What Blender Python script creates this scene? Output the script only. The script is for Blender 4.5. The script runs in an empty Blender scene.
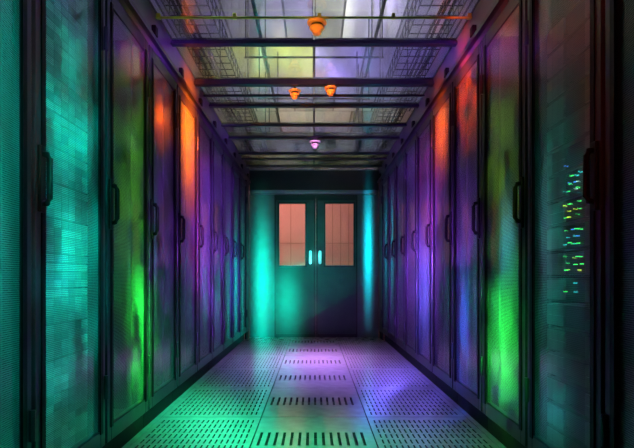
import bpy, bmesh, math, random
from mathutils import Vector
random.seed(7)
S = bpy.context.scene
COL = S.collection
try:
    S.view_settings.view_transform = 'Standard'
    S.view_settings.look = 'None'
except Exception:
    pass

# ------------------------------------------------------------------ helpers
def add_box(bm, x0, x1, y0, y1, z0, z1, mi=0):
    v = [bm.verts.new((x, y, z)) for x in (x0, x1) for y in (y0, y1) for z in (z0, z1)]
    for f in ((0,1,3,2),(4,6,7,5),(0,4,5,1),(2,3,7,6),(0,2,6,4),(1,5,7,3)):
        fc = bm.faces.new([v[i] for i in f]); fc.material_index = mi

def add_tube(bm, pts, r, n=8, caps=True):
    pts = [Vector(p) for p in pts]
    rings = []
    for i, p in enumerate(pts):
        a = pts[max(i-1, 0)]; b = pts[min(i+1, len(pts)-1)]
        d = (b-a).normalized()
        up = Vector((0,0,1)) if abs(d.z) < .9 else Vector((0,1,0))
        s = d.cross(up).normalized(); t = s.cross(d).normalized()
        rings.append([bm.verts.new(p + s*r*math.cos(2*math.pi*k/n) + t*r*math.sin(2*math.pi*k/n)) for k in range(n)])
    for a, b in zip(rings, rings[1:]):
        for k in range(n):
            bm.faces.new((a[k], a[(k+1)%n], b[(k+1)%n], b[k]))
    if caps:
        bm.faces.new(rings[0][::-1]); bm.faces.new(rings[-1])

def add_lathe(bm, prof, n=20):
    rings = []
    for r, z in prof:
        rings.append([bm.verts.new((r*math.cos(2*math.pi*k/n), r*math.sin(2*math.pi*k/n), z)) for k in range(n)])
    for a, b in zip(rings, rings[1:]):
        for k in range(n):
            bm.faces.new((a[k], a[(k+1)%n], b[(k+1)%n], b[k]))
    bm.faces.new(rings[0][::-1]); bm.faces.new(rings[-1])

def obj(name, bm, mat, parent=None, bevel=0, smooth=False):
    bmesh.ops.recalc_face_normals(bm, faces=bm.faces[:])
    me = bpy.data.meshes.new(name); bm.to_mesh(me); bm.free()
    for m in (mat if isinstance(mat, (list, tuple)) else [mat]):
        me.materials.append(m)
    if smooth:
        for p in me.polygons: p.use_smooth = True
    o = bpy.data.objects.new(name, me); COL.objects.link(o)
    if parent: o.parent = parent
    if bevel:
        b = o.modifiers.new('bevel', 'BEVEL'); b.width = bevel; b.segments = 2; b.limit_method = 'ANGLE'
    return o

def boxes(name, lst, mat, parent=None, bevel=0):
    bm = bmesh.new()
    for b in lst: add_box(bm, *b)
    return obj(name, bm, mat, parent, bevel)

def tag(o, label, cat, group=None):
    o['label'] = label; o['category'] = cat
    if group: o['group'] = group
    return o

def thing(name, label, cat, loc=(0,0,0), rotz=0, group=None):
    o = bpy.data.objects.new(name, None); COL.objects.link(o)
    o.empty_display_size = .1
    o.location = loc; o.rotation_euler = (0,0,rotz)
    return tag(o, label, cat, group)

def struct(o):
    o['kind'] = 'structure'; return o

def dup(root, loc, rotz, label, group=None):
    r = root.copy(); COL.objects.link(r); r.location = loc; r.rotation_euler = (0,0,rotz)
    r['label'] = label
    if group: r['group'] = group
    for ch in list(root.children):
        c = ch.copy(); COL.objects.link(c); c.parent = r
        for g in list(ch.children):
            d = g.copy(); COL.objects.link(d); d.parent = c
    return r

# ------------------------------------------------------------------ materials
def mat(name, col, rough=.5, metal=0., noise=0., nscale=8., emit=None, estr=0., spec=.5, bump=0.):
    m = bpy.data.materials.new(name); m.use_nodes = True
    nt = m.node_tree; b = nt.nodes['Principled BSDF']
    b.inputs['Base Color'].default_value = (*col, 1)
    b.inputs['Roughness'].default_value = rough
    b.inputs['Metallic'].default_value = metal
    b.inputs['Specular IOR Level'].default_value = spec
    if noise or bump:
        tc = nt.nodes.new('ShaderNodeTexCoord'); n = nt.nodes.new('ShaderNodeTexNoise')
        n.inputs['Scale'].default_value = nscale; n.inputs['Detail'].default_value = 4
        nt.links.new(tc.outputs['Object'], n.inputs['Vector'])
        if noise:
            r = nt.nodes.new('ShaderNodeValToRGB')
            lo = tuple(c*(1-noise) for c in col); hi = tuple(min(1, c*(1+noise)) for c in col)
            r.color_ramp.elements[0].color = (*lo, 1); r.color_ramp.elements[1].color = (*hi, 1)
            r.color_ramp.elements[0].position = .3; r.color_ramp.elements[1].position = .7
            nt.links.new(n.outputs['Fac'], r.inputs['Fac']); nt.links.new(r.outputs['Color'], b.inputs['Base Color'])
        if bump:
            bp = nt.nodes.new('ShaderNodeBump'); bp.inputs['Strength'].default_value = bump
            bp.inputs['Distance'].default_value = .01
            nt.links.new(n.outputs['Fac'], bp.inputs['Height']); nt.links.new(bp.outputs['Normal'], b.inputs['Normal'])
    if emit:
        b.inputs['Emission Color'].default_value = (*emit, 1); b.inputs['Emission Strength'].default_value = estr
    return m

def node_math(nt):
    def f(op, a, b=None):
        n = nt.nodes.new('ShaderNodeMath'); n.operation = op
        for i, v in enumerate((a, b)):
            if v is None: continue
            if isinstance(v, (int, float)): n.inputs[i].default_value = v
            else: nt.links.new(v, n.inputs[i])
        return n.outputs[0]
    return f

def mesh_mat(name, col, pitch=.012, hole=.36):
    m = mat(name, col, .3, .1, spec=.2)
    nt = m.node_tree; N = nt.nodes.new; L = nt.links.new
    pb = nt.nodes['Principled BSDF']; pb.inputs['Coat Weight'].default_value = .5; pb.inputs['Coat Roughness'].default_value = .03
    math_ = node_math(nt)
    tc = N('ShaderNodeTexCoord'); sp = N('ShaderNodeSeparateXYZ'); L(tc.outputs['Object'], sp.inputs[0])
    zs = math_('MULTIPLY', sp.outputs['Z'], 1/pitch); ys = math_('MULTIPLY', sp.outputs['Y'], 1/pitch)
    row = math_('FLOOR', zs); half = math_('MULTIPLY', math_('MODULO', row, 2.), .5)
    u = math_('SUBTRACT', math_('FRACT', math_('ADD', math_('ADD', ys, half), 100.)), .5)
    v = math_('SUBTRACT', math_('FRACT', zs), .5)
    d = math_('SQRT', math_('ADD', math_('MULTIPLY', u, u), math_('MULTIPLY', v, v)))
    h = math_('LESS_THAN', d, hole)
    tr = N('ShaderNodeBsdfTransparent'); mx = N('ShaderNodeMixShader')
    L(h, mx.inputs[0]); L(pb.outputs[0], mx.inputs[1]); L(tr.outputs[0], mx.inputs[2])
    L(mx.outputs[0], nt.nodes['Material Output'].inputs['Surface'])
    return m

def clear_mat(name, tint, diff, transp=.6, gloss=.12, rough=.12, ribs=False):
    m = bpy.data.materials.new(name); m.use_nodes = True
    nt = m.node_tree; nt.nodes.remove(nt.nodes['Principled BSDF']); N = nt.nodes.new; L = nt.links.new
    t = N('ShaderNodeBsdfTransparent'); t.inputs[0].default_value = (*tint, 1)
    d = N('ShaderNodeBsdfTranslucent'); d.inputs[0].default_value = (*diff, 1)
    g = N('ShaderNodeBsdfGlossy'); g.inputs['Roughness'].default_value = rough
    a = N('ShaderNodeMixShader'); a.inputs[0].default_value = 1-transp
    L(t.outputs[0], a.inputs[1]); L(d.outputs[0], a.inputs[2])
    if ribs:     # sheets of slightly different tint, with uneven haze drawn out along their length
        oi = N('ShaderNodeObjectInfo'); cr = N('ShaderNodeValToRGB'); cr.color_ramp.interpolation = 'CONSTANT'
        E = cr.color_ramp.elements
        E[0].position = 0; E[0].color = (.93,.95,.70,1); E[1].position = .25; E[1].color = (.64,.66,.76,1)
        for p, c in ((.45, (.96,.97,.93,1)), (.62, (.80,.90,.52,1)), (.8, (.70,.65,.94,1))):
            e = E.new(p); e.color = c
        L(oi.outputs['Random'], cr.inputs['Fac']); L(cr.outputs['Color'], t.inputs[0])
        tc = N('ShaderNodeTexCoord'); mp = N('ShaderNodeMapping'); mp.inputs['Scale'].default_value = (5, .5, 1)
        ad = N('ShaderNodeVectorMath'); ad.operation = 'ADD'; cb = N('ShaderNodeCombineXYZ')
        M = node_math(nt); L(M('MULTIPLY', oi.outputs['Random'], 37.), cb.inputs[0])
        n = N('ShaderNodeTexNoise'); n.inputs['Scale'].default_value = 1.6; n.inputs['Detail'].default_value = 1
        mr = N('ShaderNodeMapRange'); mr.inputs[1].default_value = .35; mr.inputs[2].default_value = .65
        mr.inputs[3].default_value = .03; mr.inputs[4].default_value = .24
        L(tc.outputs['Object'], mp.inputs[0]); L(mp.outputs[0], ad.inputs[0]); L(cb.outputs[0], ad.inputs[1])
        L(ad.outputs[0], n.inputs['Vector']); L(n.outputs['Fac'], mr.inputs[0]); L(mr.outputs[0], a.inputs[0])
    b = N('ShaderNodeMixShader'); b.inputs[0].default_value = gloss
    L(a.outputs[0], b.inputs[1]); L(g.outputs[0], b.inputs[2])
    L(b.outputs[0], nt.nodes['Material Output'].inputs['Surface'])
    return m

def hall_mat():
    m = mat('hall_ceiling_tiles', (.7,.7,.72), .6, 0, .25, 1.5)
    nt = m.node_tree; N = nt.nodes.new; L = nt.links.new; b = nt.nodes['Principled BSDF']
    tc = N('ShaderNodeTexCoord'); br = N('ShaderNodeTexBrick')
    br.offset = .5; br.inputs['Scale'].default_value = 1; br.inputs['Brick Width'].default_value = .6; br.inputs['Row Height'].default_value = 1.2
    br.inputs['Mortar Size'].default_value = .012; br.inputs['Color1'].default_value = (.88,.88,.88,1); br.inputs['Color2'].default_value = (.32,.32,.35,1); br.inputs['Mortar'].default_value = (.06,.06,.08,1)
    L(tc.outputs['Object'], br.inputs['Vector']); L(br.outputs['Color'], b.inputs['Base Color'])
    return m

M_frame = mat('rack_frame_powder_coat', (.022,.018,.028), .32, .1, .15, 30, spec=.2)
M_body = mat('rack_body', (.012,.012,.015), .6, .1, .15, 10, spec=.2)
M_mesh = mesh_mat('perforated_steel', (.12,.12,.13), .0065, .36)
M_gasket = mat('black_gasket', (.002,.002,.003), .5, 0, .2, 40, spec=.1)
M_handle = mat('black_handle', (.005,.005,.006), .5, 0, .2, 40, spec=.12)
M_hinge = mat('hinge_steel', (.03,.03,.04), .35, .6, .1, 40)
M_plinth = mat('plinth_black', (.005,.005,.006), .6, 0, .2, 10, spec=.15)
M_fascia = mat('fascia_panel', (.11,.10,.13), .35, .2, .15, 6, spec=.25)
M_tile = mat('steel_floor_tile', (.44,.43,.46), .20, .3, .12, 14, spec=.5)
M_sub = mat('subfloor_slot_shade', (.010,.010,.012), .8, 0, .2, 8)
M_beam = mat('roof_beam_dark', (.024,.020,.036), .3, .3, .15, 12, spec=.45)
M_panel = clear_mat('clear_polycarbonate', (.94,.95,.96), (.85,.85,.85), ribs=True, gloss=.14, rough=.03)
M_hall = hall_mat()
M_wall = mat('end_wall_paint', (.06,.075,.08), .4, .1, .12, 8, spec=.2)
M_header = mat('black_header_board', (.005,.005,.007), .6, 0, .15, 8, spec=.2)
M_door = mat('sliding_door_paint', (.026,.044,.041), .45, .1, .1, 8, spec=.06)
M_dframe = mat('sliding_door_edge', (.004,.005,.006), .4, .1, .1, 8, spec=.2)
M_pull = mat('brushed_pull', (.75,.85,.85), .3, .1, .08, 60)
M_rail = mat('door_track_aluminium', (.09,.09,.12), .35, .5, .1, 30)
M_back = mat('lobby_plaster', (.66,.42,.36), .7, 0, .05, 3)
M_backline = mat('lobby_joint', (.42,.26,.22), .8, 0, .1, 10)
M_wire = mat('galvanised_wire', (.025,.022,.035), .35, .6, .1, 30)
M_cable = mat('cable_sheath', (.012,.012,.02), .5, 0, .3, 30)
M_conduit = mat('olive_conduit', (.30,.36,.05), .4, 0, .15, 20)
M_det = mat('detector_plastic', (.80,.74,.66), .4, 0, .05, 30)
M_detlit = mat('amber_detector_plastic', (.80,.46,.12), .4, 0, .05, 30)  # pale plastic with the orange light put into its base colour
M_detlens = mat('detector_dark_slot', (.03,.022,.02), .4, 0, .1, 30)
M_chas = mat('server_chassis', (.02,.024,.028), .4, .3, .15, 20)
M_tray = mat('drive_tray', (.44,.46,.47), .4, .1, .1, 20, spec=.3)
M_tray1 = mat('drive_tray_mid', (.35,.36,.37), .4, .1, .1, 20, spec=.3)
M_tray2 = mat('drive_tray_dark', (.24,.25,.26), .4, .1, .15, 20, spec=.3)
M_tray3 = mat('server_bezel', (.12,.125,.13), .35, .3, .2, 20)
M_g = mat('green_led', (.02,.5,.1), .4, 0, .02, 10, (.05,.9,.14), 2.4)
M_c = mat('cyan_led', (.02,.4,.5), .4, 0, .02, 10, (.04,.65,.70), 1.6)
M_y = mat('yellow_led', (.5,.5,.03), .4, 0, .02, 10, (.60,.85,.06), 2.0)
M_b = mat('blue_led', (.02,.1,.6), .4, 0, .02, 10, (.05,.3,1), 1.8)
M_w = mat('white_led', (.6,.7,.7), .4, 0, .02, 10, (.6,.9,.8), 1.3)
M_off = mat('unlit_led', (.02,.05,.05), .4, 0, .2, 30)
M_pane = clear_mat('door_glass', (.88,.80,.78), (.4,.3,.26), .95, .010, .06)

ENDY = 7.40; HW = .90; CEIL = 2.31

# ------------------------------------------------------------------ setting
bm = bmesh.new()
add_box(bm, -2.1, 2.1, -1.2, 2.315, -.12, 0, 0)
add_box(bm, -2.1, -HW, 2.315, 9.6, -.12, 0, 0)
add_box(bm, HW, 2.1, 2.315, 9.6, -.12, 0, 0)
add_box(bm, -HW, HW, 2.315, ENDY, -.12, -.03, 1)
add_box(bm, -HW, HW, ENDY, 9.6, -.12, 0, 0)
struct(obj('floor', bm, [M_tile, M_sub]))
struct(boxes('ceiling', [(-2.1, 2.1, -1.2, 9.6, 3.45, 3.55)], M_hall))
OX0, OX1, OZ = -.50, .555, 1.93
struct(boxes('wall_end', [(-HW, OX0, ENDY, ENDY+.08, 0, 2.34), (OX1, HW, ENDY, ENDY+.08, 0, 2.34), (OX0, OX1, ENDY, ENDY+.08, OZ, 2.34)], M_wall))
bm = bmesh.new()
add_box(bm, -1.6, 1.6, 9.2, 9.3, 0, 2.6, 0)
for x in (-.40, .32, .46, .60): add_box(bm, x-.006, x+.006, 9.192, 9.2, 0, 2.6, 1)
for z in (.95, 1.42): add_box(bm, -1.6, 1.6, 9.192, 9.2, z-.005, z+.005, 1)
struct(obj('wall_lobby', bm, [M_back, M_backline]))
struct(boxes('trim_1', [(-.86, .86, 7.33, ENDY-.001, 1.975, 2.03)], M_rail, bevel=.004))      # sliding track
struct(boxes('trim_2', [(-.895, .895, 7.375, ENDY-.001, 2.032, 2.305)], M_header))            # black header board

# sliding door leaves
def leaf(name, x0, x1, wx0, wx1, hx):
    wz0, wz1, y0, y1 = .97, 1.865, 7.345, 7.385
    d = boxes(name, [(x0, wx0, y0, y1, .003, 1.965), (wx1, x1, y0, y1, .003, 1.965),
                     (wx0, wx1, y0, y1, .003, wz0), (wx0, wx1, y0, y1, wz1, 1.965)], M_door)
    struct(d)
    e = .022
    boxes('window_bead', [(wx0, wx0+e, y0-.008, y0+.02, wz0, wz1), (wx1-e, wx1, y0-.008, y0+.02, wz0, wz1),
                          (wx0+e, wx1-e, y0-.008, y0+.02, wz0, wz0+e), (wx0+e, wx1-e, y0-.008, y0+.02, wz1-e, wz1)], M_dframe, d)
    f = .026
    boxes('edge_strip', [(x0, x0+f, y0-.010, y0, .003, 1.965), (x1-f, x1, y0-.010, y0, .003, 1.965), (x0+f, x1-f, y0-.010, y0, 1.885, 1.965), (x0+f, x1-f, y0-.010, y0, .003, .05)], M_dframe, d)
    p = boxes('window_pane', [(wx0, wx1, y0+.022, y0+.028, wz0, wz1)], M_pane, d); p['label'] = 'salmon lit glass pane'
    boxes('pull_plate', [(hx-.034, hx+.034, y0-.006, y0, 1.0, 1.21)], M_dframe, d, bevel=.003)
    bm = bmesh.new()
    add_tube(bm, [(hx, y0-.006, 1.03), (hx, y0-.035, 1.035), (hx, y0-.04, 1.05), (hx, y0-.04, 1.16), (hx, y0-.035, 1.175), (hx, y0-.006, 1.18)], .021, 10)
    h = obj('pull_handle', bm, M_pull, d); h['label'] = 'pale metal pull handle'
    return d
leaf('door_1', -.545, .024, -.50, -.10, -.05)
leaf('door_2', .026, .598, .135, .565, .082)

# ------------------------------------------------------------------ floor tiles
def tile_mesh(w, y0, y1, holes):
    xs = sorted(set([-w/2, w/2] + [a for h in holes for a in h[:2]]))
    ys = sorted(set([y0, y1] + [a for h in holes for a in h[2:]]))
    hs = set((round(h[0],5), round(h[2],5)) for h in holes)
    bm = bmesh.new(); V = {}
    def vv(i, j):
        if (i,j) not in V: V[(i,j)] = bm.verts.new((xs[i], ys[j], 0))
        return V[(i,j)]
    for i in range(len(xs)-1):
        for j in range(len(ys)-1):
            if (round(xs[i],5), round(ys[j],5)) in hs: continue
            bm.faces.new((vv(i,j), vv(i+1,j), vv(i+1,j+1), vv(i,j+1)))
    return bm
ORD = ['nearest', 'second', 'third', 'fourth', 'fifth', 'sixth', 'seventh', 'eighth', 'ninth', 'tenth', 'eleventh', 'twelfth', 'thirteenth', 'fourteenth']
rows = [2.315 + .83*k for k in range(6)] + [ENDY]
cw, sw = .62, .586
for r in range(6):
    y0, y1 = rows[r], rows[r+1]; yc = y0 + .415; g = .0028
    for c, xc, w in ((0, 0, cw), (-1, -(cw/2+sw/2+.001), sw), (1, cw/2+sw/2+.001, sw)):
        kind = 'steel tile with one comb of long slots' if c == 0 else 'steel tile with rows of short slots'
        if c == 0:
            holes = [(-.283+.0405*k, -.283+.0405*k+.0145, -.12, .10) for k in range(14)]
        else:
            holes = [(-.262+.0285*k, -.262+.0285*k+.0085, -.365+.092*j, -.365+.092*j+.064) for k in range(19) for j in range(8)]
        bm = tile_mesh(w-2*g, y0-yc+g, y1-yc-g, holes)
        o = obj('vent_tile', bm, [M_tile, M_sub]); o.location = (xc, yc, 0)
        sm = o.modifiers.new('thick', 'SOLIDIFY'); sm.thickness = .03; sm.offset = -1
        sm.material_offset_rim = 1  # slot walls take the near-black subfloor colour, painting in their shade
        where = {0: 'in the centre column', -1: 'beside the left racks', 1: 'beside the right racks'}[c]
        rr = 'at the door' if r == 5 else 'nearest the camera' if r == 0 else ORD[r] + ' from the camera'
        tag(o, f'{kind} {where}, {rr}', 'floor tile', 'slotted floor tiles')

# ------------------------------------------------------------------ racks
RH = 2.13
def make_rack(side):
    """local: front plane x=0 facing +x; hs = local y sign of the handle edge"""
    hs = -1 if side == 'left' else 1
    t = thing('server_rack', '', 'server rack', group=side + ' row of server racks')
    w = .298; D = -1.0
    boxes('cabinet_body', [(D, -.035, -w, -w+.015, .09, RH), (D, -.035, w-.015, w, .09, RH),
                           (D, -.035, -w+.015, w-.015, RH-.02, RH), (D, -.035, -w+.015, w-.015, .09, .11),
                           (D, D+.015, -w+.015, w-.015, .11, RH-.02)], M_body, t)
    boxes('plinth', [(D, -.03, -w, w, 0, .088)], M_plinth, t)
    boxes('mounting_rail', [(-.10, -.08, -.265, -.24, .115, RH-.03)], M_hinge, t)
    boxes('mounting_rail', [(-.10, -.08, .24, .265, .115, RH-.03)], M_hinge, t)
    s = .058; z0, z1 = .10, 2.10; wd = .289
    d = boxes('door', [(-.032, 0, -wd, -w+s, z0, z1), (-.032, 0, w-s, wd, z0, z1),
                       (-.032, 0, -w+s, w-s, z0, z0+.07), (-.032, 0, -w+s, w-s, z1-.07, z1)], M_frame, t, bevel=.003)
    boxes('panel_gasket', [(0, .005, -w+s-.014, -w+s+.010, z0+.06, z1-.06), (0, .005, w-s-.010, w-s+.014, z0+.06, z1-.06)], M_gasket, d)
    bm = bmesh.new()
    yy = w-s; vs = []
    n = 10
    for k in range(n+1):      # gently bowed perforated sheet
        y = -yy + 2*yy*k/n; x = -.012 + .006*(1-(y/yy)**2)
        vs.append((bm.verts.new((x, y, z0+.07)), bm.verts.new((x, y, z1-.07))))
    for a, b in zip(vs, vs[1:]): bm.faces.new((a[0], b[0], b[1], a[1]))
    obj('mesh_panel', bm, M_mesh, d, smooth=True)
    hy = hs*(w-.036)
    boxes('handle_plate', [(0, .012, hy-.017, hy+.017, 1.035, 1.255)], M_handle, d, bevel=.004)
    bm = bmesh.new()
    add_tube(bm, [(.006, hy, 1.062), (.026, hy, 1.066), (.033, hy, 1.08), (.033, hy, 1.21), (.026, hy, 1.224), (.006, hy, 1.228)], .0105, 8)
    obj('handle', bm, M_handle, d, smooth=True)
    for z in (.35, 1.85):
        bm = bmesh.new(); add_tube(bm, [(.006, -hs*(w-.016), z-.05), (.006, -hs*(w-.016), z+.05)], .009, 8)
        obj('hinge', bm, M_hinge, d)
    return t
L0, R0 = 1.71, 1.66
ll = ['at the left picture edge', 'teal drive arrays inside', 'green glow low on its door', 'orange gleam at its top',
      'brightest orange at its top', 'lavender door', 'violet door', 'violet door', 'bluish violet door', 'beside the filler panel']
rl = ['at the right picture edge', 'green and cyan server lights inside', 'green mesh door', 'red top and violet door',
      'brightest orange at its top', 'reddish violet door', 'violet door', 'violet door', 'bluish violet door', 'beside the filler panel']
pl = make_rack('left'); pr = make_rack('right')
for k in range(10):
    yl = L0 + .6*(k-1) + .3; yr = R0 + .6*(k-1) + .3
    w_ = 'nearest rack to the camera' if k == 0 else ORD[k] + ' rack from the camera'
    lab = f'{w_} in the left row, {ll[k]}'
    if k == 0: pl.location = (-HW, yl, 0); pl['label'] = lab
    else: dup(pl, (-HW, yl, 0), 0, lab)
    lab = f'{w_} in the right row, {rl[k]}'
    if k == 0: pr.location = (HW, yr, 0); pr.rotation_euler.z = math.pi; pr['label'] = lab
    else: dup(pr, (HW, yr, 0), math.pi, lab)
for sgn, b, nm in ((-1, L0+5.4, 'left'), (1, R0+5.4, 'right')):
    t = thing('filler_panel', f'narrow plain dark filler panel closing the {nm} row beside the end wall', 'filler panel', (sgn*(HW+.015), (b+ENDY)/2, 0))
    dy = (ENDY-b)/2-.004
    boxes('panel', [(-.015, .015, -dy, dy, .09, RH)], M_frame, t, bevel=.003)
    boxes('kickboard', [(-.012, .012, -dy, dy, 0, .088)], M_plinth, t)

# fascia above the racks
for sgn, nm in ((-1, 'left'), (1, 'right')):
    t = thing('fascia_panel', f'long violet lit fascia strip above the {nm} row of racks', 'fascia', (sgn*(HW+.02), 4.1, RH+.002))
    boxes('strip', [(-.02, .02, -3.3, 3.29, 0, .20)], M_fascia, t)
    boxes('ledge', [(-.045, -.02, -3.3, 3.29, 0, .025)] if sgn > 0 else [(.02, .045, -3.3, 3.29, 0, .025)], M_beam, t)
    b0 = L0 if sgn < 0 else R0
    for k in range(10):
        y = b0 + .6*k - 4.1 + (.06 if sgn < 0 else .11)
        xa, xb = (-.045, -.02) if sgn > 0 else (.02, .045)
        boxes('bracket', [(xa, xb, y-.025, y+.025, .035, .09)], M_handle, t, bevel=.005)

# ------------------------------------------------------------------ roof of the aisle
beams = [(3.36, .05, .022, 'nearest crossbeam, violet edged, in front of the thick one'),
         (4.02, .06, .038, 'thickest dark crossbeam, holding two orange detectors side by side'),
         (4.34, .03, .012, 'first thin crossbeam behind the thickest one'),
         (4.58, .05, .022, 'second crossbeam behind the thickest one'),
         (5.18, .04, .016, 'third crossbeam behind the thickest one'),
         (5.62, .05, .024, 'crossbeam holding the pinkish violet detector'),
         (6.35, .04, .016, 'first crossbeam behind the violet detector'),
         (6.62, .05, .022, 'second crossbeam behind the violet detector'),
         (7.05, .05, .022, 'farthest crossbeam near the end wall')]
for y, w, h, lab in beams:
    bm = bmesh.new()
    xx = HW-.002
    add_box(bm, -xx, xx, y-w/2, y+w/2, CEIL-h, CEIL-h*.35)
    add_box(bm, -xx, xx, y-w/4, y+w/4, CEIL-h*.35, CEIL+.004)
    o = obj('crossbeam', bm, M_beam); tag(o, lab, 'crossbeam', 'crossbeams under the clear roof')
edges = [2.45, 3.36, 4.02, 4.58, 5.18, 5.62, 6.35, 7.05, 7.39]
for i in range(len(edges)-1):
    for s, nm in ((-1, 'left'), (1, 'right')):
        y0, y1 = edges[i]+.004, edges[i+1]-.004
        x0, x1 = sorted((s*.002, s*(HW-.004)))
        o = boxes('clear_panel', [(x0, x1, y0, y1, CEIL+.006, CEIL+.012)], M_panel)
        tag(o, f'clear roof panel on the {nm} half, ' + (ORD[i] + ' bay from the camera' if i else 'nearest bay to the camera'), 'roof panel', 'clear roof panels')
        boxes('edge_trim', [(x0, x0+.007, y0, y1, CEIL+.012, CEIL+.018), (x1-.007, x1, y0, y1, CEIL+.012, CEIL+.018),
                            (x0+.007, x1-.007, y0, y0+.01, CEIL+.012, CEIL+.018), (x0+.007, x1-.007, y1-.01, y1, CEIL+.012, CEIL+.018)], M_beam, o)

def detector(x, y, z, label, s=1.0, stem=.02, m=None):
    m = m or M_detlit
    t = thing('smoke_detector', label, 'smoke detector', (x, y, z), 0, 'smoke detectors under the roof')
    boxes('mounting_plate', [(-.034*s, .034*s, -.02*s, .02*s, -.005, 0)], M_detlens, t)
    bm = bmesh.new(); add_lathe(bm, [(.011*s, -.005), (.011*s, -stem)], 12); obj('stem', bm, M_detlens, t)
    q = -stem+.02*s
    bm = bmesh.new(); add_lathe(bm, [(.052*s, q-.02*s), (.060*s, q-.024*s), (.060*s, q-.034*s), (.052*s, q-.038*s)], 24); obj('base', bm, m, t)
    bm = bmesh.new(); add_lathe(bm, [(.036*s, q-.038*s), (.036*s, q-.056*s)], 20); obj('sensor_slot', bm, M_detlens, t)
    bm = bmesh.new(); add_lathe(bm, [(.046*s, q-.056*s), (.046*s, q-.066*s), (.030*s, q-.082*s), (.026*s, q-.098*s), (.012*s, q-.108*s)], 20); obj('dome', bm, m, t)
detector(.017, 3.02, CEIL-.022, 'orange lit dome detector hanging from the yellow green conduit', .92, .014)
detector(-.145, 4.02, CEIL-.038, 'left one of two orange detectors under the thickest crossbeam', .78, .036)
detector(.125, 4.02, CEIL-.038, 'right one of two orange detectors under the thickest crossbeam', .78, .012)
detector(.012, 5.62, CEIL-.024, 'pinkish violet detector farthest back under the roof', .95, .02, M_det)

def wire_tray(xc, label):
    t = thing('wire_cable_tray', label, 'cable tray', (xc, 4.8, 2.42))
    bm = bmesh.new(); r = .0048; a, b = -2.3, 2.5; hw = .13; h = .13
    for x in (-.13, -.065, 0, .065, .13): add_tube(bm, [(x, a, 0), (x, b, 0)], r, 5)
    for z in (.065, .13):
        for x in (-hw, hw): add_tube(bm, [(x, a, z), (x, b, z)], r, 5)
    y = a+.03
    while y < b:
        add_tube(bm, [(-hw, y, h), (-hw, y, 0), (hw, y, 0), (hw, y, h)], r, 5); y += .12
    obj('wire_basket', bm, M_wire, t)
    for y in (-1.6, .2, 2.0):
        for x in (-hw, hw):
            bm = bmesh.new(); add_tube(bm, [(x, y, h), (x, y, 1.03)], .005, 6)
            obj('hanger_rod', bm, M_wire, t)
wire_tray(-.75, 'galvanised wire basket tray hanging above the left roof edge')
wire_tray(.75, 'galvanised wire basket tray hanging above the right roof edge')
for sgn, nm in ((-1, 'left'), (1, 'right')):
    bm = bmesh.new()
    for k in range(3):
        x = sgn*.80 - .035 + .035*k
        add_tube(bm, [(x+.010*math.sin(j*1.3+k), 2.55+.3*j, 2.440+.010*(k%2)) for j in range(16)], .010, 6)
    tag(obj('cable_bundle', bm, M_cable), f'bundle of dark cables lying in the {nm} wire tray', 'cables')
for x, z, nm in ((-.42, 2.72, 'left'), (.50, 2.78, 'right')):
    bm = bmesh.new(); add_tube(bm, [(x, 2.5, z), (x, 7.3, z)], .014, 8)
    for y in (3.0, 4.6, 6.2): add_tube(bm, [(x, y, z+.01), (x, y, 3.45)], .005, 6)
    tag(obj('hall_pipe', bm, M_cable), f'thin dark pipe running lengthways above the {nm} roof panels', 'pipe')
for y, z, nm in ((4.30, 2.60, 'nearest'), (5.35, 2.62, 'middle'), (6.55, 2.60, 'farthest')):
    bm = bmesh.new(); add_tube(bm, [(-.56, y, z), (.56, y, z)], .009, 8)
    for x in (-.55, .55): add_tube(bm, [(x, y, z), (x, y, 3.45)], .005, 6)
    tag(obj('support_rail', bm, M_wire), f'{nm} of three thin rails crossing above the clear roof', 'support rail', 'rails above the clear roof')
bm = bmesh.new(); add_tube(bm, [(-.895, 3.02, 2.295), (.895, 3.02, 2.295)], .007, 8)
for x in (-.88, -.45, .03, .45, .88): add_box(bm, x-.010, x+.010, 3.008, 3.032, 2.288, 2.3158)
tag(obj('conduit', bm, M_conduit), 'thin yellow green conduit crossing the roof at the nearest orange detector', 'conduit')

# ------------------------------------------------------------------ servers
rt_ = random.Random(11)
def make_server(h, ypos, rowsn, leds, ledys, hw=.228, base=None):
    """local front at x=0 facing +x"""
    t = thing('server', '', 'server')
    boxes('chassis', [(-.62, 0, -hw, hw, .002, h-.002)], M_chas, t, bevel=.001)
    mg = .004 if base else .001
    for c, (ya, yb) in enumerate(ypos):
        for r in range(rowsn):
            z = mg + r*(h-2*mg)/rowsn
            m = base or rt_.choice((M_tray, M_tray1, M_tray1, M_tray2))
            boxes('drive_tray', [(0, .010, ya+.002, yb-.002, z+.0012, z+(h-2*mg)/rowsn-.0012)], m, t)
    for k, m in enumerate(leds):
        if m is None: continue
        y = ledys[k % len(ledys)] + rl_.uniform(-.010, .010); z = h*(.2+.28*(k//len(ledys))) + rl_.uniform(-.004, .004)
        bm = bmesh.new(); add_tube(bm, [(0, y, z), (.014, y, z)], rl_.choice((.0016,.0020,.0027)), 8); obj('status_light', bm, m, t)
    return t
zr = .13; H = .089
O, G, C, Y, B, W, Z = M_off, M_g, M_c, M_y, M_b, M_w, None
rl_ = random.Random(5)
def rnd(pal, p, n=18): return [rl_.choice(pal) if rl_.random() < p else Z for _ in range(n)]
combos = [[O]*3, [O]*3, [O]*3, [O]*3, [O]*3, [O]*3, rnd([C,G], .10),
          [G,Y]+rnd([G,G,Y], .35, 16), [C,G]+rnd([G,G,C,B], .5, 16), [G,Y]+rnd([G,Y,G], .6, 16), [C,G]+rnd([G,C,W,B], .4, 16),
          [B]+rnd([B,C], .08, 17), [O]*3, [O]*3, [O]*3, [O]*3, [O]*3]
NR = len(combos)
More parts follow.
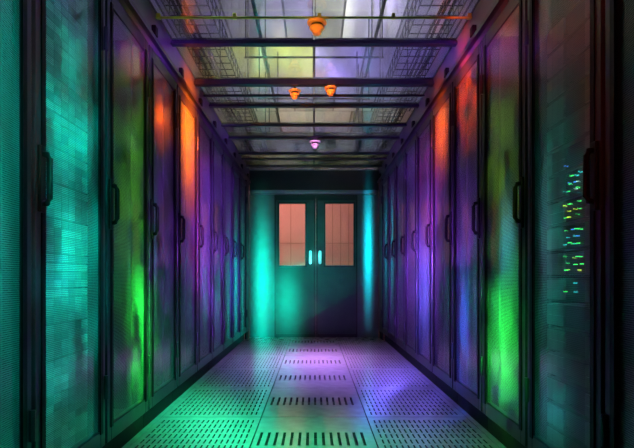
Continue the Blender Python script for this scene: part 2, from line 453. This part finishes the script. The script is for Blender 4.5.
yposR = [(-.22,-.17), (-.17,-.12), (-.12,-.072), (.085,.15), (.15,.215)]
for i, cset in enumerate(combos):
    s = make_server(H, yposR, 2, cset, [-.060,-.038,-.014,.011,.030,.050], base=M_tray3)
    s.location = (HW+.062, R0+.3, zr + .1*i); s.rotation_euler.z = math.pi
    pos = 'topmost' if i == NR-1 else (['lowest', 'second lowest', 'third lowest'][i] if i < 3 else f'number {NR-i} from the top')
    lit = 'with green and yellow lights' if G in cset and Y in cset else 'with cyan and green lights' if G in cset else 'with cyan or blue lights' if (C in cset or B in cset) else 'without lit lights'
    s['label'] = f'server {lit}, {pos} in the second right rack'; s['group'] = 'servers in the second right rack'
yposL = [(-.232+.058*c, -.232+.058*(c+1)) for c in range(8)]
for i in range(15):
    s = make_server(.1295, yposL, 4, [], [], .236)
    s.location = (-HW-.062, L0+.3, .13 + .13*i)
    pos = 'topmost' if i == 14 else (['lowest', 'second lowest', 'third lowest'][i] if i < 3 else f'number {15-i} from the top')
    s['label'] = f'teal lit drive array, {pos} in the second left rack'; s['group'] = 'drive arrays in the second left rack'

# ------------------------------------------------------------------ camera
cam = bpy.data.cameras.new('camera'); co = bpy.data.objects.new('camera', cam); COL.objects.link(co)
co.location = (0, 0, .82); co.rotation_euler = (math.pi/2, 0, 0)
cam.sensor_width = 36; cam.lens = 533/634*36; cam.shift_x = 3/634; cam.shift_y = 54/634
cam.clip_start = .05
S.camera = co

# ------------------------------------------------------------------ light
w = bpy.data.worlds.new('world'); S.world = w; w.use_nodes = True
w.node_tree.nodes['Background'].inputs[0].default_value = (.02,.02,.035,1); w.node_tree.nodes['Background'].inputs[1].default_value = .02

def spot(name, loc, tgt, col, power, ang, blend=.8, r=.03):
    l = bpy.data.lights.new(name, 'SPOT'); l.energy = power; l.color = col
    l.spot_size = math.radians(ang); l.spot_blend = blend; l.shadow_soft_size = r
    o = bpy.data.objects.new(name, l); COL.objects.link(o); o.location = loc
    o.rotation_euler = (Vector(tgt)-Vector(loc)).to_track_quat('-Z', 'Y').to_euler()
    return o

def beam(name, loc, tgt, col, power, wx, wy, streak=0, sy=.25, lo=.45, hi=1.5, cut=None, r=.02, det=1, u0=0.):
    """projector: soft elliptical beam (half widths wx, wy in metres at the target), optional mottled slide"""
    d = (Vector(tgt)-Vector(loc)).length
    ax, ay = wx/d, wy/d; u0 /= d
    o = spot(name, loc, tgt, col, power, min(150, 2*math.degrees(math.atan(2.1*max(ax+abs(u0)/2, ay)))), .25, r)
    l = o.data; l.use_nodes = True; nt = l.node_tree; em = nt.nodes['Emission']; N = nt.nodes.new; L = nt.links.new
    M = node_math(nt)
    tc = N('ShaderNodeTexCoord'); sp = N('ShaderNodeSeparateXYZ'); L(tc.outputs['Normal'], sp.inputs[0])
    u = M('MULTIPLY', M('DIVIDE', sp.outputs['X'], sp.outputs['Z']), -1.)
    v = M('MULTIPLY', M('DIVIDE', sp.outputs['Y'], sp.outputs['Z']), -1.)
    uu = M('POWER', M('ABSOLUTE', M('DIVIDE', M('SUBTRACT', u, u0), ax)), 2.); vv = M('POWER', M('ABSOLUTE', M('DIVIDE', v, ay)), 2.)
    f = M('EXPONENT', M('MULTIPLY', M('ADD', uu, vv), -1.))
    if streak:
        cb = N('ShaderNodeCombineXYZ'); L(M('MULTIPLY', u, d*streak), cb.inputs[0]); L(M('MULTIPLY', v, d*streak*sy), cb.inputs[1])
        cb.inputs[2].default_value = random.uniform(0, 50)
        n = N('ShaderNodeTexNoise'); n.inputs['Scale'].default_value = 1; n.inputs['Detail'].default_value = det
        mr = N('ShaderNodeMapRange'); mr.inputs[1].default_value = .36; mr.inputs[2].default_value = .66; mr.inputs[3].default_value = lo; mr.inputs[4].default_value = hi
        L(cb.outputs[0], n.inputs['Vector']); L(n.outputs['Fac'], mr.inputs[0]); f = M('MULTIPLY', f, mr.outputs[0])
    if cut:
        a, b, c, wd = cut
        q = M('ADD', M('MULTIPLY', u, a), M('MULTIPLY', v, b))
        mr = N('ShaderNodeMapRange'); mr.inputs[1].default_value = c-wd; mr.inputs[2].default_value = c+wd
        L(q, mr.inputs[0]); f = M('MULTIPLY', f, mr.outputs[0])
    L(f, em.inputs['Strength'])
    return o

TEAL = (0,.85,.60); GREEN = (.02,1,.07); PURP = (.36,.07,1); BLUE = (.05,.14,1); ORG = (1,.15,.0); RED = (1,.05,.02)
MOT = dict(sy=.5, lo=.0, hi=2.2, det=3)
# left row
beam('teal on drive arrays', (.7,.4,1.1), (-.9,2.02,1.05), TEAL, 1900, .17, .60, 12, .35, .12, 1.9, det=3)
beam('teal on nearest left door', (.6,.1,1.0), (-.9,1.56,1.05), TEAL, 1200, .06, .8, 10, .1)
beam('green low left', (.6,1.2,.8), (-.9,2.80,.55), GREEN, 5600, .10, .30, 12, **MOT)
beam('green tall left', (.6,1.2,1.0), (-.9,2.70,1.30), (.12,.62,.03), 850, .15, .55, 11, **MOT)
beam('red top left', (.5,.6,1.0), (-.9,2.72,1.95), (1,.07,.01), 700, .12, .18, 9, **MOT)
beam('red post left', (.5,.2,1.0), (-.9,1.72,1.5), RED, 130, .04, .8)
beam('orange gleam left', (.5,1.0,1.2), (-.9,3.18,1.80), (1,.10,0), 7500, .07, .13, 11, **MOT)
beam('violet third left', (.7,.9,1.0), (-.9,3.2,1.0), PURP, 1000, .16, .50, 8, .5, .1, 1.8)
beam('orange left', (.8,.9,1.5), (-.9,3.86,1.84), ORG, 52000, .085, .30, 4, .5, .6, 1.3)
beam('violet far left', (.8,1.2,1.0), (-.9,4.9,1.15), (.32,.08,1), 8500, .46, .70, 3, .7, .3, 1.5, cut=(-1,0,-.145,.01))
beam('plum far left', (.8,1.2,1.0), (-.9,4.2,1.40), (.85,.05,.45), 2600, .16, .50, 4, .6, .2, 1.6)
beam('blue far left', (.7,1.0,1.0), (-.9,6.1,.75), BLUE, 14000, .09, .40, cut=(-1,0,-.053,.004))
# right row
beam('green right', (-.6,.9,.6), (.9,2.55,.50), (.03,1,.08), 3400, .13, .30, 12, **MOT)
beam('yellow green right', (-.6,.9,1.2), (.9,2.58,1.35), (.26,.60,.03), 700, .14, .34, 12, **MOT)
beam('blue green right', (-.6,.9,.9), (.9,2.50,.98), (.08,.65,.75), 1700, .05, .17, 0)
beam('red top right', (-.5,.6,1.0), (.9,2.6,1.95), RED, 800, .14, .20, 9, **MOT)
beam('orange red right', (-.5,.8,1.2), (.9,3.15,1.95), (1,.05,.0), 9500, .08, .22, 11, **MOT)
beam('red post right', (-.5,.0,1.0), (.9,1.72,1.6), RED, 130, .05, .6)
beam('red near right top', (-.5,.2,1.0), (.9,2.0,1.80), (1,.08,.02), 300, .14, .18, 9, **MOT)
beam('violet third right', (-.7,.9,1.0), (.9,3.2,.95), PURP, 1400, .16, .50, 8, .5, .1, 1.8)
beam('orange right', (-.8,.9,1.5), (.9,3.80,1.88), (1,.11,0), 20000, .08, .22, 4, .5, .6, 1.3)
beam('violet far right', (-.8,1.2,1.0), (.9,4.8,1.1), (.32,.08,1), 8500, .46, .70, 3, .7, .3, 1.5, cut=(1,0,-.158,.01))
beam('plum far right', (-.8,1.2,1.0), (.9,4.2,1.45), (.85,.05,.45), 2600, .16, .50, 4, .6, .2, 1.6)
beam('blue right', (-.7,1.0,1.0), (.9,4.4,.75), (.08,.12,1), 16000, .09, .34)
beam('blue right low', (-.7,1.0,1.0), (.9,3.25,.55), BLUE, 5500, .06, .36, 9, .3, .1, 1.8)
beam('blue white glint', (-.6,.5,1.0), (.9,2.08,1.0), (.3,.6,1), 500, .022, .22)
beam('teal server light', (-.6,.5,1.1), (.96,2.06,.95), (.02,.6,.40), 420, .10, .45, 16, .4, .0, 2.1, det=3)
beam('teal server light low', (-.6,.5,.9), (.96,2.10,.30), (.02,.6,.45), 620, .09, .25, 16, .4, .05, 2.1, det=3)
# floor (cut off below the end door)
beam('violet floor', (0,-.3,2.1), (.10,4.9,0), (.42,.20,1), 8800, .60, .36, cut=(0,-1,-.105,.010))
beam('lavender floor far', (0,.2,2.1), (0,5.5,0), (.74,.32,1), 14000, .46, .24, cut=(0,-1,-.066,.008))
beam('blue floor right', (-.3,.2,2.1), (.62,3.9,0), (.16,.12,1), 6500, .25, .42, 4, .4, .3, 1.5)
beam('violet floor front', (-.1,.0,2.0), (.55,3.0,0), (.34,.14,1), 380, .30, .4)
beam('green floor left', (.4,.8,2.0), (-.66,3.2,0), (.01,1,.40), 2400, .28, .50)
beam('green floor front', (.1,.4,1.9), (-.05,2.65,0), (.03,.9,.34), 950, .60, .28)
# end wall: a cut-off slide leaves the lower right of the door dark
CUT = (-.51, .86, -.1017, .0013)
beam('teal end wall', (0,1.345,1.0), (0,7.345,1.0), (0,.85,.66), 1300, .60, .90, cut=CUT, u0=-.10)
beam('teal left leaf', (-.25,1.6,1.0), (-.38,7.345,.48), TEAL, 12500, .16, .42)
beam('teal left wall', (.2,1.6,1.2), (-.72,7.38,.65), TEAL, 16000, .10, .80)
beam('teal right wall', (-.2,1.6,1.2), (.75,7.38,1.25), (0,.75,.95), 19000, .045, .60)
beam('pull handle light', (0,1.6,1.2), (.015,7.31,1.1), (.1,.95,.9), 2600, .09, .08)
# detectors and conduit
spot('orange detector one', (-.6,1.0,1.3), (.017,3.02,2.245), (1,.27,.0), 280, 3.4, .3)
spot('orange detector two', (-.7,1.2,1.3), (-.145,4.02,2.20), (1,.24,.0), 1100, 2.4, .3)
spot('orange detector three', (-.5,1.2,1.3), (.125,4.02,2.22), (1,.24,.0), 1100, 2.4, .3)
spot('pink detector', (-.6,1.3,1.2), (.012,5.62,2.23), (1,.3,.9), 1500, 2.2, .3)
beam('orange beam glow', (0,1.0,1.4), (0,4.0,2.28), (1,.25,.0), 700, .28, .03)
beam('yellow conduit light', (-.3,.3,.9), (-.40,3.02,2.29), (.7,.9,.06), 110, .45, .06)
beam('violet roof edge left', (.5,.3,.8), (-.9,3.4,2.25), PURP, 2000, .5, .10)
beam('violet roof edge right', (-.5,.3,.8), (.9,3.4,2.25), PURP, 2000, .5, .10)
beam('blue violet crossbeams', (0,.3,1.0), (.2,3.6,2.28), (.30,.25,1), 500, .8, .12)
def area(name, loc, tgt, col, power, sx, sy):
    l = bpy.data.lights.new(name, 'AREA'); l.shape = 'RECTANGLE'; l.size = sx; l.size_y = sy; l.energy = power; l.color = col
    o = bpy.data.objects.new(name, l); COL.objects.link(o); o.location = loc
    o.rotation_euler = (Vector(tgt)-Vector(loc)).to_track_quat('-Z', 'Y').to_euler()
area('lobby light', (-.8, 7.8, 2.45), (-.45, 9.1, 1.3), (1,.44,.40), 36, 1.0, .3)
# added unseen beams that wash the ceiling above the clear roof with colour
HL = dict(sy=.8, lo=.4, hi=1.5, det=1)
beam('hall wash beam olive', (-.3,1.4,2.75), (-.40,4.2,3.45), (.80,.92,.22), 3400, .50, .35, 3, **HL)
beam('hall wash beam white', (.0,2.4,2.75), (.0,5.4,3.45), (.93,.97,.80), 3200, .7, .30, 3, **HL)
beam('hall wash beam lilac', (.1,1.6,2.70), (.65,4.6,3.45), (.46,.36,1), 3400, .45, .35, 3, **HL)
beam('hall wash beam far', (.0,4.0,2.65), (0,7.4,3.45), (.56,.52,1), 3200, .9, .35, 3, **HL)
beam('hall wash beam yellow', (-.2,3.6,2.65), (-.30,6.4,3.45), (.85,.97,.18), 3200, .5, .25, 3, **HL)
beam('hall wash beam near left', (.2,1.6,2.75), (-.85,3.6,3.45), (.45,.45,.8), 1500, .4, .30)
beam('hall wash beam near right', (-.2,1.6,2.75), (.85,3.6,3.45), (.38,.48,.85), 1500, .4, .30)
